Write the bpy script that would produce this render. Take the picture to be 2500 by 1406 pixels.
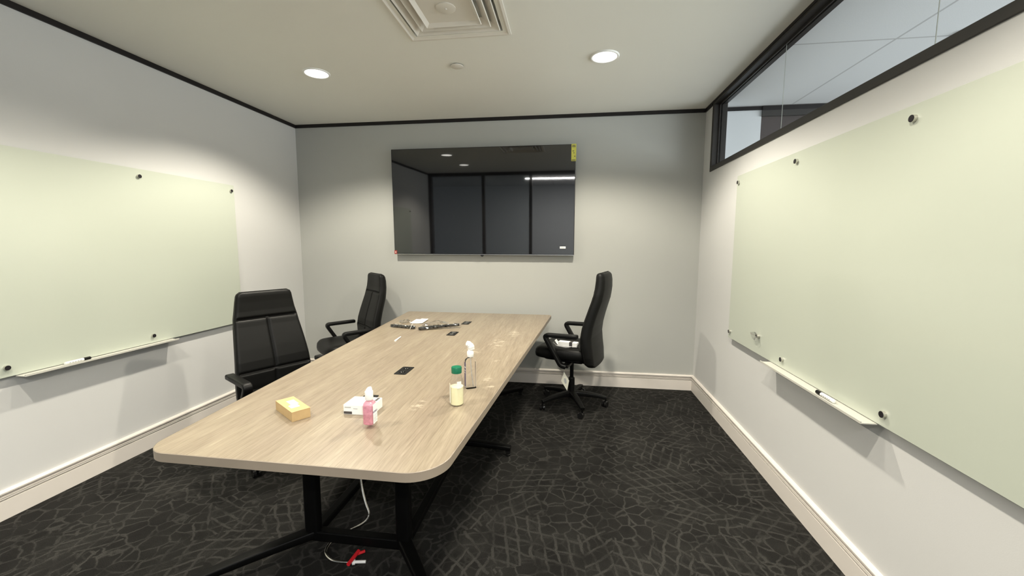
import bpy, bmesh, math, random
from math import sin, cos, pi, radians
from mathutils import Vector, Matrix

for _o in list(bpy.data.objects):
    bpy.data.objects.remove(_o, do_unlink=True)
S = bpy.context.scene
C = S.collection
random.seed(7)

# ------------------------------------------------------------------ camera
XL, XR, YB, ZC = -2.8586, 1.2177, 4.0897, 2.644      # room: left, right, back wall, ceiling
YF = -0.25                                             # glazed front behind the camera
CAMZ = 1.4146
_yaw, _pitch, _roll = 0.1371, -0.1063, 0.0028
_f = Vector((-sin(_yaw)*cos(_pitch), cos(_yaw)*cos(_pitch), sin(_pitch)))
_r = Vector((cos(_yaw), sin(_yaw), 0)); _u = _r.cross(_f)
_r2 = cos(_roll)*_r + sin(_roll)*_u; _u2 = -sin(_roll)*_r + cos(_roll)*_u
cam = bpy.data.cameras.new('camera'); camo = bpy.data.objects.new('camera', cam); C.objects.link(camo)
_M = Matrix((_r2, _u2, -_f)).transposed().to_4x4(); _M.translation = Vector((0, 0, CAMZ))
camo.matrix_world = _M
cam.sensor_width = 36; cam.sensor_fit = 'HORIZONTAL'; cam.lens = 1001.3/2500*36
cam.clip_start = 0.02
S.camera = camo

# ------------------------------------------------------------------ view, world
vs = S.view_settings
vs.view_transform = 'Standard'; vs.look = 'None'; vs.gamma = 1.0; vs.use_curve_mapping = False
vs.exposure = 0.0
W = bpy.data.worlds.new('world'); S.world = W; W.use_nodes = True
W.node_tree.nodes['Background'].inputs[0].default_value = (0.80, 0.90, 1.0, 1)
W.node_tree.nodes['Background'].inputs[1].default_value = 0.9

# fill lamp added at the office's open end, no window there; corridor strip light
def area(name, loc, rot, sx, sy, w, col):
    ld = bpy.data.lights.new(name, 'AREA'); ld.shape = 'RECTANGLE'; ld.size = sx; ld.size_y = sy; ld.energy = w; ld.color = col
    o = bpy.data.objects.new(name, ld); C.objects.link(o); o.location = loc; o.rotation_euler = rot; return o
area('office_fill_light', (6.15, 0.5, 1.35), (0, pi/2, 0), 2.3, 6.8, 440, (0.96, 0.985, 1.0))
area('corridor_strip_light', (0.35, -1.35, 2.63), (0, 0, 0), 2.7, 0.07, 138, (1.0, 0.97, 0.92))
LIGHTS = [(-1.834, 2.897), (0.211, 2.897), (-1.834, 1.88), (0.211, 1.88), (-1.834, 0.86), (0.211, 0.86)]
LAMP_W = {2.897: 165.0, 1.88: 48.0, 0.86: 140.0}     # the middle pair is dimmer
LAMP_COL = (1.0, 0.93, 0.78)

# ------------------------------------------------------------------ materials
def newmat(name):
    m = bpy.data.materials.new(name); m.use_nodes = True
    nt = m.node_tree; b = nt.nodes['Principled BSDF']
    return m, nt, b
def N(nt, typ, **kw):
    n = nt.nodes.new(typ)
    for k, v in kw.items(): setattr(n, k, v)
    return n
def L(nt, a, b): nt.links.new(a, b)
def ramp(nt, fac, stops, interp='LINEAR'):
    r = N(nt, 'ShaderNodeValToRGB'); r.color_ramp.interpolation = interp
    el = r.color_ramp.elements
    while len(el) > 1: el.remove(el[-1])
    el[0].position = stops[0][0]; el[0].color = (*stops[0][1], 1)
    for p, c in stops[1:]:
        e = el.new(p); e.color = (*c, 1)
    L(nt, fac, r.inputs[0]); return r.outputs[0]
def math_(nt, op, a, b=None, c=None):
    n = N(nt, 'ShaderNodeMath', operation=op)
    for i, v in enumerate((a, b, c)):
        if v is None: continue
        if isinstance(v, (int, float)): n.inputs[i].default_value = v
        else: L(nt, v, n.inputs[i])
    return n.outputs[0]
def coords(nt, kind='Object', scale=(1, 1, 1), rot=(0, 0, 0)):
    t = N(nt, 'ShaderNodeTexCoord'); mp = N(nt, 'ShaderNodeMapping')
    mp.inputs['Scale'].default_value = scale; mp.inputs['Rotation'].default_value = rot
    L(nt, t.outputs[kind], mp.inputs[0]); return mp.outputs[0]
def noise(nt, vec, scale, detail=3, rough=0.5):
    n = N(nt, 'ShaderNodeTexNoise'); n.inputs['Scale'].default_value = scale
    n.inputs['Detail'].default_value = detail; n.inputs['Roughness'].default_value = rough
    L(nt, vec, n.inputs['Vector']); return n.outputs[0]
def bump(nt, b, h, strength=0.2, dist=0.01):
    n = N(nt, 'ShaderNodeBump'); n.inputs['Strength'].default_value = strength
    n.inputs['Distance'].default_value = dist; L(nt, h, n.inputs['Height']); L(nt, n.outputs[0], b.inputs['Normal'])
def simple(name, col, rough=0.5, metal=0.0, spec=0.5, var=0.06, nscale=12, bmp=0.0, bscale=200, bdist=0.001, coat=0.0):
    m, nt, b = newmat(name)
    v = coords(nt)
    f = noise(nt, v, nscale)
    lo = tuple(c*(1-var) for c in col); hi = tuple(min(1, c*(1+var)) for c in col)
    L(nt, ramp(nt, f, [(0.3, lo), (0.7, hi)]), b.inputs['Base Color'])
    b.inputs['Roughness'].default_value = rough; b.inputs['Metallic'].default_value = metal
    b.inputs['Specular IOR Level'].default_value = spec
    if coat: b.inputs['Coat Weight'].default_value = coat; b.inputs['Coat Roughness'].default_value = 0.05
    if bmp: bump(nt, b, noise(nt, v, bscale, 2), bmp, bdist)
    return m

M = {}
M['wall'] = simple('wall_paint', (0.62, 0.62, 0.615), 0.75, spec=0.25, var=0.015, nscale=1.5, bmp=0.12, bscale=260)
M['wall_accent'] = simple('wall_paint_accent', (0.43, 0.435, 0.415), 0.75, spec=0.25, var=0.015, nscale=1.5, bmp=0.12, bscale=260)
M['ceiling'] = simple('ceiling_paint', (0.80, 0.80, 0.755), 0.9, spec=0.1, var=0.01, nscale=1.5)
M['trim_white'] = simple('trim_white', (0.74, 0.69, 0.64), 0.4, var=0.01)
M['trim_dark'] = simple('trim_dark', (0.012, 0.010, 0.010), 0.5, spec=0.3, var=0.1)
M['frame_dark'] = simple('frame_dark', (0.028, 0.025, 0.022), 0.42, spec=0.4, var=0.06)
M['office_wall'] = simple('office_wall', (0.62, 0.64, 0.65), 0.8, var=0.01, nscale=1)
M['door_brown'] = simple('door_brown', (0.030, 0.017, 0.017), 0.45, var=0.2, nscale=5)
M['black_leather'] = simple('black_leather', (0.0040, 0.0040, 0.0038), 0.47, spec=0.22, var=0.1, bmp=0.25, bscale=420)
M['black_mesh'] = simple('black_shell', (0.012, 0.012, 0.0125), 0.55, spec=0.35, var=0.1, bmp=0.2, bscale=600)
M['black_plastic'] = simple('black_plastic', (0.0032, 0.0032, 0.0032), 0.45, spec=0.22, var=0.1)
M['black_metal'] = simple('black_metal', (0.0015, 0.0015, 0.0015), 0.5, spec=0.15, var=0.1)
M['black_gloss'] = simple('black_gloss', (0.01, 0.01, 0.01), 0.12, spec=0.6, var=0.1)
M['chrome'] = simple('brushed_chrome', (0.62, 0.60, 0.56), 0.22, metal=1.0, var=0.03)
M['knob_face'] = simple('knob_face', (0.05, 0.045, 0.05), 0.25, metal=0.6, var=0.05)
M['white_plastic'] = simple('white_plastic', (0.85, 0.85, 0.83), 0.35, var=0.01)
M['paper'] = simple('white_paper', (0.86, 0.86, 0.84), 0.7, var=0.02)
M['tag_paper'] = simple('cream_tag', (0.80, 0.78, 0.66), 0.6, var=0.02)
M['grey_print'] = simple('grey_print', (0.45, 0.46, 0.46), 0.6, var=0.05)
M['dark_print'] = simple('dark_print', (0.06, 0.055, 0.055), 0.5, var=0.05)
M['purple_print'] = simple('purple_print', (0.05, 0.02, 0.14), 0.4, var=0.05)
M['navy_print'] = simple('navy_print', (0.05, 0.045, 0.11), 0.4, var=0.25, nscale=60)
M['kraft'] = simple('kraft_card', (0.50, 0.35, 0.17), 0.7, var=0.05, nscale=40)
M['green_cap'] = simple('green_cap', (0.005, 0.14, 0.07), 0.35, var=0.05)
M['red_plastic'] = simple('red_plastic', (0.55, 0.012, 0.02), 0.4, var=0.05)
M['yellow_sticker'] = simple('yellow_sticker', (0.62, 0.60, 0.10), 0.5, var=0.05)
M['red_sticker'] = simple('red_sticker', (0.30, 0.03, 0.03), 0.5, var=0.1)
M['vent'] = simple('vent_enamel', (0.72, 0.69, 0.63), 0.5, var=0.01)
M['tv_case'] = simple('tv_case', (0.008, 0.008, 0.009), 0.3, spec=0.5, var=0.1)
M['silver_strip'] = simple('silver_strip', (0.5, 0.5, 0.5), 0.25, metal=1, var=0.02)
M['tray'] = simple('tray_enamel', (0.56, 0.55, 0.50), 0.4, var=0.01)

def m_lamp():
    m, nt, b = newmat('lamp_lens')
    b.inputs['Base Color'].default_value = (1, 1, 1, 1)
    b.inputs['Emission Color'].default_value = (1.0, 0.97, 0.88, 1)
    b.inputs['Emission Strength'].default_value = 6.0
    return m
M['lens'] = m_lamp()

def m_glass(name, tint=(1, 1, 1), rough=0.0, refl=1.0):
    m = bpy.data.materials.new(name); m.use_nodes = True; nt = m.node_tree; nt.nodes.clear()
    o = N(nt, 'ShaderNodeOutputMaterial'); mx = N(nt, 'ShaderNodeMixShader')
    t = N(nt, 'ShaderNodeBsdfTransparent'); t.inputs[0].default_value = (*tint, 1)
    g = N(nt, 'ShaderNodeBsdfGlossy'); g.inputs['Roughness'].default_value = rough
    lw = N(nt, 'ShaderNodeFresnel'); lw.inputs[0].default_value = 1.45
    ge = N(nt, 'ShaderNodeNewGeometry')       # reflect on the way in only: no false total reflection inside thin sheets
    fac = math_(nt, 'MULTIPLY', math_(nt, 'MULTIPLY', lw.outputs[0], refl), math_(nt, 'SUBTRACT', 1.0, ge.outputs['Backfacing']))
    L(nt, math_(nt, 'MINIMUM', fac, 1.0), mx.inputs[0])
    L(nt, t.outputs[0], mx.inputs[1]); L(nt, g.outputs[0], mx.inputs[2]); L(nt, mx.outputs[0], o.inputs[0])
    return m
M['glass'] = m_glass('window_glass', (0.95, 0.97, 0.97))
M['film'] = m_glass('clear_film', (0.95, 0.95, 0.95), 0.10, 4.0)
M['clear_bottle'] = m_glass('clear_bottle', (0.97, 0.97, 0.97), 0.03, 2.2)
def m_cloudy(name, tint, body, k):
    m = bpy.data.materials.new(name); m.use_nodes = True; nt = m.node_tree; nt.nodes.clear()
    o = N(nt, 'ShaderNodeOutputMaterial'); mx = N(nt, 'ShaderNodeMixShader')
    t = N(nt, 'ShaderNodeBsdfTransparent'); t.inputs[0].default_value = (*tint, 1)
    d = N(nt, 'ShaderNodeBsdfPrincipled'); d.inputs['Roughness'].default_value = 0.3
    L(nt, ramp(nt, noise(nt, coords(nt), 90, 3), [(0.35, tuple(c*0.72 for c in body)), (0.65, body)]), d.inputs['Base Color'])
    mx.inputs[0].default_value = k
    L(nt, t.outputs[0], mx.inputs[1]); L(nt, d.outputs[0], mx.inputs[2]); L(nt, mx.outputs[0], o.inputs[0])
    return m
M['pink_gel'] = m_cloudy('pink_gel', (0.97, 0.74, 0.82), (0.80, 0.36, 0.47), 0.5)
def m_refract(name, col):
    m, nt, b = newmat(name); b.inputs['Base Color'].default_value = (*col, 1)
    b.inputs['Roughness'].default_value = 0.02; b.inputs['Transmission Weight'].default_value = 1.0; b.inputs['IOR'].default_value = 1.38
    return m
M['clear_gel'] = m_refract('clear_gel', (0.98, 0.98, 0.98))
def m_liquid(name, col, trans=0.35):
    m, nt, b = newmat(name)
    v = coords(nt); L(nt, ramp(nt, noise(nt, v, 30), [(0.3, tuple(c*0.93 for c in col)), (0.7, col)]), b.inputs['Base Color'])
    b.inputs['Roughness'].default_value = 0.15; b.inputs['Subsurface Weight'].default_value = 0.0
    b.inputs['Transmission Weight'].default_value = trans; b.inputs['IOR'].default_value = 1.33
    return m
M['juice'] = m_liquid('pale_liquid', (0.84, 0.81, 0.52), 0.0)

def m_board():
    m, nt, b = newmat('frosted_glass')
    v = coords(nt)
    L(nt, ramp(nt, noise(nt, v, 0.8), [(0.3, (0.515, 0.55, 0.475)), (0.7, (0.53, 0.565, 0.49))]), b.inputs['Base Color'])
    b.inputs['Roughness'].default_value = 0.30; b.inputs['Specular IOR Level'].default_value = 0.5
    b.inputs['Coat Weight'].default_value = 0.35; b.inputs['Coat Roughness'].default_value = 0.06
    return m
M['board'] = m_board()

def m_carpet():
    m, nt, b = newmat('patterned_carpet')
    v = coords(nt)
    # wobble so the woven lines are not ruler straight
    nz = N(nt, 'ShaderNodeTexNoise'); nz.inputs['Scale'].default_value = 14; nz.inputs['Detail'].default_value = 2
    L(nt, v, nz.inputs['Vector'])
    sub = N(nt, 'ShaderNodeVectorMath', operation='SUBTRACT'); L(nt, nz.outputs['Color'], sub.inputs[0]); sub.inputs[1].default_value = (0.5, 0.5, 0.5)
    sc = N(nt, 'ShaderNodeVectorMath', operation='SCALE'); L(nt, sub.outputs[0], sc.inputs[0]); sc.inputs['Scale'].default_value = 0.038
    ad = N(nt, 'ShaderNodeVectorMath', operation='ADD'); L(nt, v, ad.inputs[0]); L(nt, sc.outputs[0], ad.inputs[1])
    P = ad.outputs[0]
    # patches, each with its own hatch direction
    vo = N(nt, 'ShaderNodeTexVoronoi'); vo.inputs['Scale'].default_value = 4.2; L(nt, v, vo.inputs['Vector'])
    sep = N(nt, 'ShaderNodeSeparateColor'); L(nt, vo.outputs['Color'], sep.inputs[0])
    sx = N(nt, 'ShaderNodeSeparateXYZ'); L(nt, P, sx.inputs[0])
    def hatch(offset, freq, width):
        k = math_(nt, 'ADD', math_(nt, 'MULTIPLY', math_(nt, 'FLOOR', math_(nt, 'MULTIPLY', sep.outputs[0], 6.0)), pi/6), offset)
        xr = math_(nt, 'ADD', math_(nt, 'MULTIPLY', sx.outputs[0], math_(nt, 'COSINE', k)),
                   math_(nt, 'MULTIPLY', sx.outputs[1], math_(nt, 'SINE', k)))
        fr = math_(nt, 'FRACT', math_(nt, 'MULTIPLY', xr, freq))
        d = math_(nt, 'ABSOLUTE', math_(nt, 'SUBTRACT', fr, 0.5))
        mr = N(nt, 'ShaderNodeMapRange', interpolation_type='SMOOTHSTEP')
        mr.inputs['From Min'].default_value = width; mr.inputs['From Max'].default_value = width*0.35
        mr.inputs['To Min'].default_value = 0; mr.inputs['To Max'].default_value = 1
        L(nt, d, mr.inputs['Value']); return mr.outputs[0]
    h1 = hatch(0.2, 17.0, 0.15); h2 = hatch(1.35, 13.0, 0.12)
    # honeycomb-like linework
    ve = N(nt, 'ShaderNodeTexVoronoi', feature='DISTANCE_TO_EDGE'); ve.inputs['Scale'].default_value = 13.0; L(nt, P, ve.inputs['Vector'])
    er = N(nt, 'ShaderNodeMapRange', interpolation_type='SMOOTHSTEP')
    er.inputs['From Min'].default_value = 0.085; er.inputs['From Max'].default_value = 0.0
    L(nt, ve.outputs['Distance'], er.inputs['Value'])
    gate = math_(nt, 'GREATER_THAN', sep.outputs[1], 0.33)
    hat = math_(nt, 'MULTIPLY', math_(nt, 'MAXIMUM', h1, math_(nt, 'MULTIPLY', h2, 0.8)), gate)
    hon = math_(nt, 'MULTIPLY', er.outputs[0], math_(nt, 'SUBTRACT', 1.0, math_(nt, 'MULTIPLY', gate, 0.65)))
    ln = math_(nt, 'MAXIMUM', hat, hon)
    brk = ramp(nt, noise(nt, v, 7, 3, 0.6), [(0.33, (0.15,)*3), (0.54, (1,)*3)])
    ln = math_(nt, 'MULTIPLY', ln, brk)
    weave = noise(nt, coords(nt, scale=(1, 1, 1)), 330, 2, 0.6)
    ln2 = math_(nt, 'MULTIPLY', ln, math_(nt, 'ADD', math_(nt, 'MULTIPLY', weave, 1.1), 0.4))
    base = ramp(nt, noise(nt, v, 5, 3), [(0.35, (0.0105, 0.010, 0.0092)), (0.65, (0.0185, 0.0178, 0.0162))])
    mx = N(nt, 'ShaderNodeMix', data_type='RGBA'); L(nt, ln2, mx.inputs[0]); L(nt, base, mx.inputs[6])
    mx.inputs[7].default_value = (0.042, 0.0405, 0.037, 1)
    m2 = N(nt, 'ShaderNodeMix', data_type='RGBA', blend_type='MULTIPLY'); m2.inputs[0].default_value = 1
    L(nt, mx.outputs[2], m2.inputs[6]); L(nt, ramp(nt, weave, [(0.35, (0.6,)*3), (0.65, (1.3,)*3)]), m2.inputs[7])
    L(nt, m2.outputs[2], b.inputs['Base Color'])
    b.inputs['Roughness'].default_value = 0.95; b.inputs['Specular IOR Level'].default_value = 0.15
    bump(nt, b, weave, 0.5, 0.004)
    return m
M['carpet'] = m_carpet()
M['office_carpet'] = simple('office_carpet', (0.10, 0.10, 0.10), 0.95, var=0.15, nscale=30)

def m_wood(name, dust=True, gain=1.0):
    m, nt, b = newmat(name)
    t = N(nt, 'ShaderNodeTexCoord')
    mp = N(nt, 'ShaderNodeMapping'); mp.inputs['Scale'].default_value = (1, 0.045, 1); mp.inputs['Rotation'].default_value = (0, 0, radians(3))
    L(nt, t.outputs['Object'], mp.inputs[0]); v = mp.outputs[0]
    n1 = noise(nt, v, 48, 6, 0.68); n2 = noise(nt, v, 210, 3, 0.65); n3 = noise(nt, v, 7, 3, 0.5)
    g = gain
    c1 = ramp(nt, n1, [(0.28, (0.38*g, 0.305*g, 0.222*g)), (0.5, (0.46*g, 0.378*g, 0.278*g)), (0.62, (0.50*g, 0.415*g, 0.308*g)), (0.74, (0.66*g, 0.57*g, 0.43*g))])
    c2 = ramp(nt, n2, [(0.32, (0.78, 0.76, 0.73)), (0.52, (1.0, 1.0, 1.0)), (0.72, (1.12, 1.12, 1.10))])
    c3 = ramp(nt, n3, [(0.35, (0.92, 0.90, 0.90)), (0.65, (1.06, 1.07, 1.06))])
    mu = N(nt, 'ShaderNodeMix', data_type='RGBA', blend_type='MULTIPLY'); mu.inputs[0].default_value = 1
    L(nt, c1, mu.inputs[6]); L(nt, c2, mu.inputs[7])
    mv = N(nt, 'ShaderNodeMix', data_type='RGBA', blend_type='MULTIPLY'); mv.inputs[0].default_value = 1
    L(nt, mu.outputs[2], mv.inputs[6]); L(nt, c3, mv.inputs[7])
    col = mv.outputs[2]
    if dust:
        # dried wipe marks left on the right half of the top
        tot = None
        sx = N(nt, 'ShaderNodeSeparateXYZ'); L(nt, t.outputs['Object'], sx.inputs[0])
        for (cx, cy, rx, ry) in [(-0.60, 2.50, 0.10, 0.16), (-0.47, 2.72, 0.10, 0.25), (-0.40, 1.98, 0.045, 0.05), (-0.36, 1.86, 0.03, 0.045), (-0.40, 3.05, 0.10, 0.2), (-0.62, 1.60, 0.05, 0.10), (-0.42, 2.3, 0.05, 0.08)]:
            dx = math_(nt, 'DIVIDE', math_(nt, 'SUBTRACT', sx.outputs[0], cx), rx)
            dy = math_(nt, 'DIVIDE', math_(nt, 'SUBTRACT', sx.outputs[1], cy), ry)
            r2 = math_(nt, 'ADD', math_(nt, 'MULTIPLY', dx, dx), math_(nt, 'MULTIPLY', dy, dy))
            k = math_(nt, 'MAXIMUM', math_(nt, 'SUBTRACT', 1.0, r2), 0.0)
            tot = k if tot is None else math_(nt, 'MAXIMUM', tot, k)
        ms = N(nt, 'ShaderNodeMapping'); ms.inputs['Scale'].default_value = (0.7, 1.2, 1); L(nt, t.outputs['Object'], ms.inputs[0])
        nn = noise(nt, ms.outputs[0], 30, 6, 0.75)
        mk = ramp(nt, math_(nt, 'MULTIPLY', nn, math_(nt, 'POWER', tot, 0.35)), [(0.47, (0, 0, 0)), (0.70, (0.6,)*3)])
        md = N(nt, 'ShaderNodeMix', data_type='RGBA'); L(nt, mk, md.inputs[0]); L(nt, col, md.inputs[6])
        md.inputs[7].default_value = (0.80, 0.72, 0.56, 1); col = md.outputs[2]
    L(nt, col, b.inputs['Base Color'])
    b.inputs['Roughness'].default_value = 0.36; b.inputs['Specular IOR Level'].default_value = 0.55
    bump(nt, b, n2, 0.06, 0.001)
    return m
M['wood'] = m_wood('oak_laminate', True, 0.575)
M['wood_edge'] = simple('oak_laminate_edge', (0.30, 0.25, 0.195), 0.45, var=0.05, nscale=8)

def m_tv():
    m, nt, b = newmat('tv_screen')
    b.inputs['Base Color'].default_value = (0.004, 0.004, 0.005, 1)
    b.inputs['Roughness'].default_value = 0.035; b.inputs['Specular IOR Level'].default_value = 0.75
    b.inputs['Coat Weight'].default_value = 0.9; b.inputs['Coat Roughness'].default_value = 0.02
    v = coords(nt, scale=(3.0, 1, 0.5))
    bump(nt, b, noise(nt, v, 1.0, 1), 0.2, 0.0035)
    return m
M['screen'] = m_tv()

def m_office_ceiling():
    m, nt, b = newmat('tile_ceiling')
    t = N(nt, 'ShaderNodeTexCoord'); sx = N(nt, 'ShaderNodeSeparateXYZ'); L(nt, t.outputs['Object'], sx.inputs[0])
    def line(o, off, per):
        fr = math_(nt, 'FRACT', math_(nt, 'DIVIDE', math_(nt, 'SUBTRACT', o, off - 50*per), per))
        d = math_(nt, 'MULTIPLY', math_(nt, 'MINIMUM', fr, math_(nt, 'SUBTRACT', 1.0, fr)), per)
        return math_(nt, 'LESS_THAN', d, 0.007)
    g = math_(nt, 'MAXIMUM', line(sx.outputs[0], 1.92, 1.165), line(sx.outputs[1], 2.89, 1.165))
    mx = N(nt, 'ShaderNodeMix', data_type='RGBA'); L(nt, g, mx.inputs[0])
    L(nt, ramp(nt, noise(nt, t.outputs['Object'], 250, 2), [(0.35, (0.60, 0.61, 0.61)), (0.6, (0.66, 0.67, 0.67))]), mx.inputs[6])
    mx.inputs[7].default_value = (0.42, 0.42, 0.42, 1)
    L(nt, mx.outputs[2], b.inputs['Base Color']); b.inputs['Roughness'].default_value = 0.9
    return m
M['office_ceiling'] = m_office_ceiling()

# ------------------------------------------------------------------ mesh helpers
def obj(name, bm, mat, parent=None, smooth=False, bevel=0.0, seg=2, loc=None, rotz=None, label=None, angle=35):
    me = bpy.data.meshes.new(name)
    bmesh.ops.recalc_face_normals(bm, faces=bm.faces[:])
    bm.to_mesh(me); bm.free()
    o = bpy.data.objects.new(name, me); C.objects.link(o)
    if mat is not None: me.materials.append(M[mat])
    if smooth:
        for p in me.polygons: p.use_smooth = True
        try: me.set_sharp_from_angle(angle=radians(angle))
        except Exception: pass
    if bevel:
        md = o.modifiers.new('bevel', 'BEVEL'); md.width = bevel; md.segments = seg; md.limit_method = 'ANGLE'; md.angle_limit = radians(40)
        md.harden_normals = False
    if parent: o.parent = parent
    if loc: o.location = loc
    if rotz is not None: o.rotation_euler = (0, 0, rotz)
    if label: o['label'] = label
    return o
def tag(o, label=None, cat=None, group=None, kind=None):
    if label: o['label'] = label
    if cat: o['category'] = cat
    if group: o['group'] = group
    if kind: o['kind'] = kind
    return o
def thing(name, label, cat, loc=(0, 0, 0), rotz=0, group=None):
    o = bpy.data.objects.new(name, None); C.objects.link(o); o.empty_display_size = 0.1
    o.location = loc; o.rotation_euler = (0, 0, rotz)
    return tag(o, label, cat, group)
def struct(name, bm, mat, **k):
    o = obj(name, bm, mat, **k)
    if not k.get('parent'): o['kind'] = 'structure'
    return o
def box(bm, x0, x1, y0, y1, z0, z1, mtx=None):
    vs_ = [bm.verts.new((x, y, z)) for x in (x0, x1) for y in (y0, y1) for z in (z0, z1)]
    for f in ((0, 1, 3, 2), (4, 6, 7, 5), (0, 4, 5, 1), (2, 3, 7, 6), (0, 2, 6, 4), (1, 5, 7, 3)):
        bm.faces.new([vs_[i] for i in f])
    if mtx is not None: bmesh.ops.transform(bm, matrix=mtx, verts=vs_)
    return bm
def B(*a, **k): return box(bmesh.new(), *a, **k)
def loft(bm, rings, closed=True, cap=True):
    rv = [[bm.verts.new(p) for p in r] for r in rings]; n = len(rv[0])
    for a, b in zip(rv, rv[1:]):
        for i in range(n if closed else n-1):
            j = (i+1) % n
            bm.faces.new((a[i], a[j], b[j], b[i]))
    if cap:
        bm.faces.new(list(reversed(rv[0]))); bm.faces.new(rv[-1])
    return bm
def lathe(bm, prof, n=32, c=(0, 0, 0), cap=True):
    return loft(bm, [[(c[0]+r*cos(2*pi*i/n), c[1]+r*sin(2*pi*i/n), c[2]+z) for i in range(n)] for r, z in prof], True, cap)
def cyl(bm, p, q, r, n=20, r2=None):
    p = Vector(p); q = Vector(q); d = (q-p).normalized()
    a = d.orthogonal().normalized(); b = d.cross(a); r2 = r if r2 is None else r2
    return loft(bm, [[p+(a*cos(2*pi*i/n)+b*sin(2*pi*i/n))*r for i in range(n)], [q+(a*cos(2*pi*i/n)+b*sin(2*pi*i/n))*r2 for i in range(n)]])
def rrect(hw, hh, r, n=5):
    pts = []
    for cx, cy, a0 in ((hw-r, hh-r, 0), (-hw+r, hh-r, pi/2), (-hw+r, -hh+r, pi), (hw-r, -hh+r, 3*pi/2)):
        for i in range(n+1):
            a = a0 + (pi/2)*i/n; pts.append((cx+r*cos(a), cy+r*sin(a)))
    return pts
def smooth_path(pts, n=8):
    """Catmull-Rom through pts"""
    P = [Vector(p) for p in pts]; P = [P[0]*2-P[1]] + P + [P[-1]*2-P[-2]]; out = []
    for i in range(1, len(P)-2):
        for k in range(n):
            t = k/n; a, b, c, d = P[i-1:i+3]
            out.append(0.5*((2*b)+(c-a)*t+(2*a-5*b+4*c-d)*t*t+(3*b-a-3*c+d)*t**3))
    out.append(P[-2]); return out
def sweep(bm, path, sec, up=(0, 1, 0), scale=None):
    """sec: 2-D points (along 'up', along cross)"""
    path = [Vector(p) for p in path]; up = Vector(up).normalized(); rings = []
    for i, p in enumerate(path):
        t = (path[min(i+1, len(path)-1)]-path[max(i-1, 0)]).normalized()
        a = (up - t*up.dot(t)).normalized(); b = t.cross(a)
        s = 1 if scale is None else scale[i]
        rings.append([p + a*x*s + b*y*s for x, y in sec])
    return loft(bm, rings)
def tube(bm, path, r, n=10):
    path = [Vector(p) for p in path]; rings = []
    a = (path[1]-path[0]).orthogonal().normalized()
    for i, p in enumerate(path):
        t = (path[min(i+1, len(path)-1)]-path[max(i-1, 0)]).normalized()
        a = (a - t*a.dot(t)).normalized(); b = t.cross(a)
        rings.append([p+(a*cos(2*pi*k/n)+b*sin(2*pi*k/n))*r for k in range(n)])
    return loft(bm, rings)
def fillet(pts, r, n=6):
    """round the inner corners of a polyline"""
    P = [Vector(p) for p in pts]; out = [P[0]]
    for i in range(1, len(P)-1):
        d1 = (P[i-1]-P[i]); d2 = (P[i+1]-P[i]); k = min(r, d1.length*0.45, d2.length*0.45)
        a = P[i]+d1.normalized()*k; b = P[i]+d2.normalized()*k
        for j in range(n+1):
            t = j/n; out.append(a*(1-t)**2 + P[i]*2*t*(1-t) + b*t*t)
    out.append(P[-1]); return out
def text_obj(name, s, size, mat, parent, mtx, extrude=0.0002):
    cu = bpy.data.curves.new(name, 'FONT'); cu.body = s; cu.size = size; cu.extrude = extrude; cu.align_x = 'CENTER'; cu.align_y = 'CENTER'
    tmp = bpy.data.objects.new(name, cu); C.objects.link(tmp)
    dg = bpy.context.evaluated_depsgraph_get(); me = bpy.data.meshes.new_from_object(tmp.evaluated_get(dg))
    bpy.data.objects.remove(tmp, do_unlink=True)
    o = bpy.data.objects.new(name, me); C.objects.link(o); me.materials.clear(); me.materials.append(M[mat])
    o.parent = parent; o.matrix_local = mtx
    return o

# ------------------------------------------------------------------ room shell
T = 0.12
struct('floor', B(-4.6, 6.2, -3.0, YB+0.02, -0.05, 0.0), 'carpet')
struct('ceiling', B(XL-T, XR+T, YF-0.06, YB+T, ZC, ZC+0.08), 'ceiling')
struct('wall_left', B(XL-T, XL, YF-0.06, YB+T, 0, ZC), 'wall')
struct('wall_back', B(XL, XR, YB, YB+T, 0, ZC), 'wall_accent')
WZ0, WZ1, WY1 = 2.050, 2.644, 3.892        # clerestory opening
bm = bmesh.new()
box(bm, XR, XR+0.1, YF-0.06, YB+T, 0, WZ0)
box(bm, XR, XR+0.1, WY1, YB+T, WZ0, ZC)
struct('wall_right', bm, 'wall')

# clerestory window along the right wall
win = thing('window_1', None, None); win['kind'] = 'structure'
FZ0, FZ1, FY1 = 2.090, 2.612, 3.852
obj('window_sill', B(XR-0.008, XR+0.102, YF-0.05, WY1, WZ0, FZ0), 'frame_dark', win, bevel=0.002)
obj('window_head', B(XR-0.008, XR+0.102, YF-0.05, WY1, FZ1, ZC), 'frame_dark', win, bevel=0.002)
obj('window_jamb', B(XR-0.008, XR+0.102, FY1, WY1, FZ0, FZ1), 'frame_dark', win, bevel=0.002)
bm = bmesh.new()
for x in (XR+0.040, XR+0.060):
    box(bm, x-0.004, x+0.004, YF, FY1, FZ0, FZ0+0.012)
    box(bm, x-0.004, x+0.004, YF, FY1, FZ1-0.012, FZ1)
    box(bm, x-0.004, x+0.004, FY1-0.012, FY1, FZ0+0.012, FZ1-0.012)
obj('glazing_bead', bm, 'frame_dark', win)
joints = [FY1-0.002, 2.79, 1.72, 0.65, YF+0.01]
for a, b_ in zip(joints, joints[1:]):
    obj('window_pane', B(XR+0.046, XR+0.054, b_+0.002, a-0.002, FZ0+0.002, FZ1-0.002), 'glass', win)
for y in joints[1:-1]:
    obj('silicone_joint', B(XR+0.0488, XR+0.0512, y-0.0012, y+0.0012, FZ0+0.002, FZ1-0.002), 'tray', win)

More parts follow.
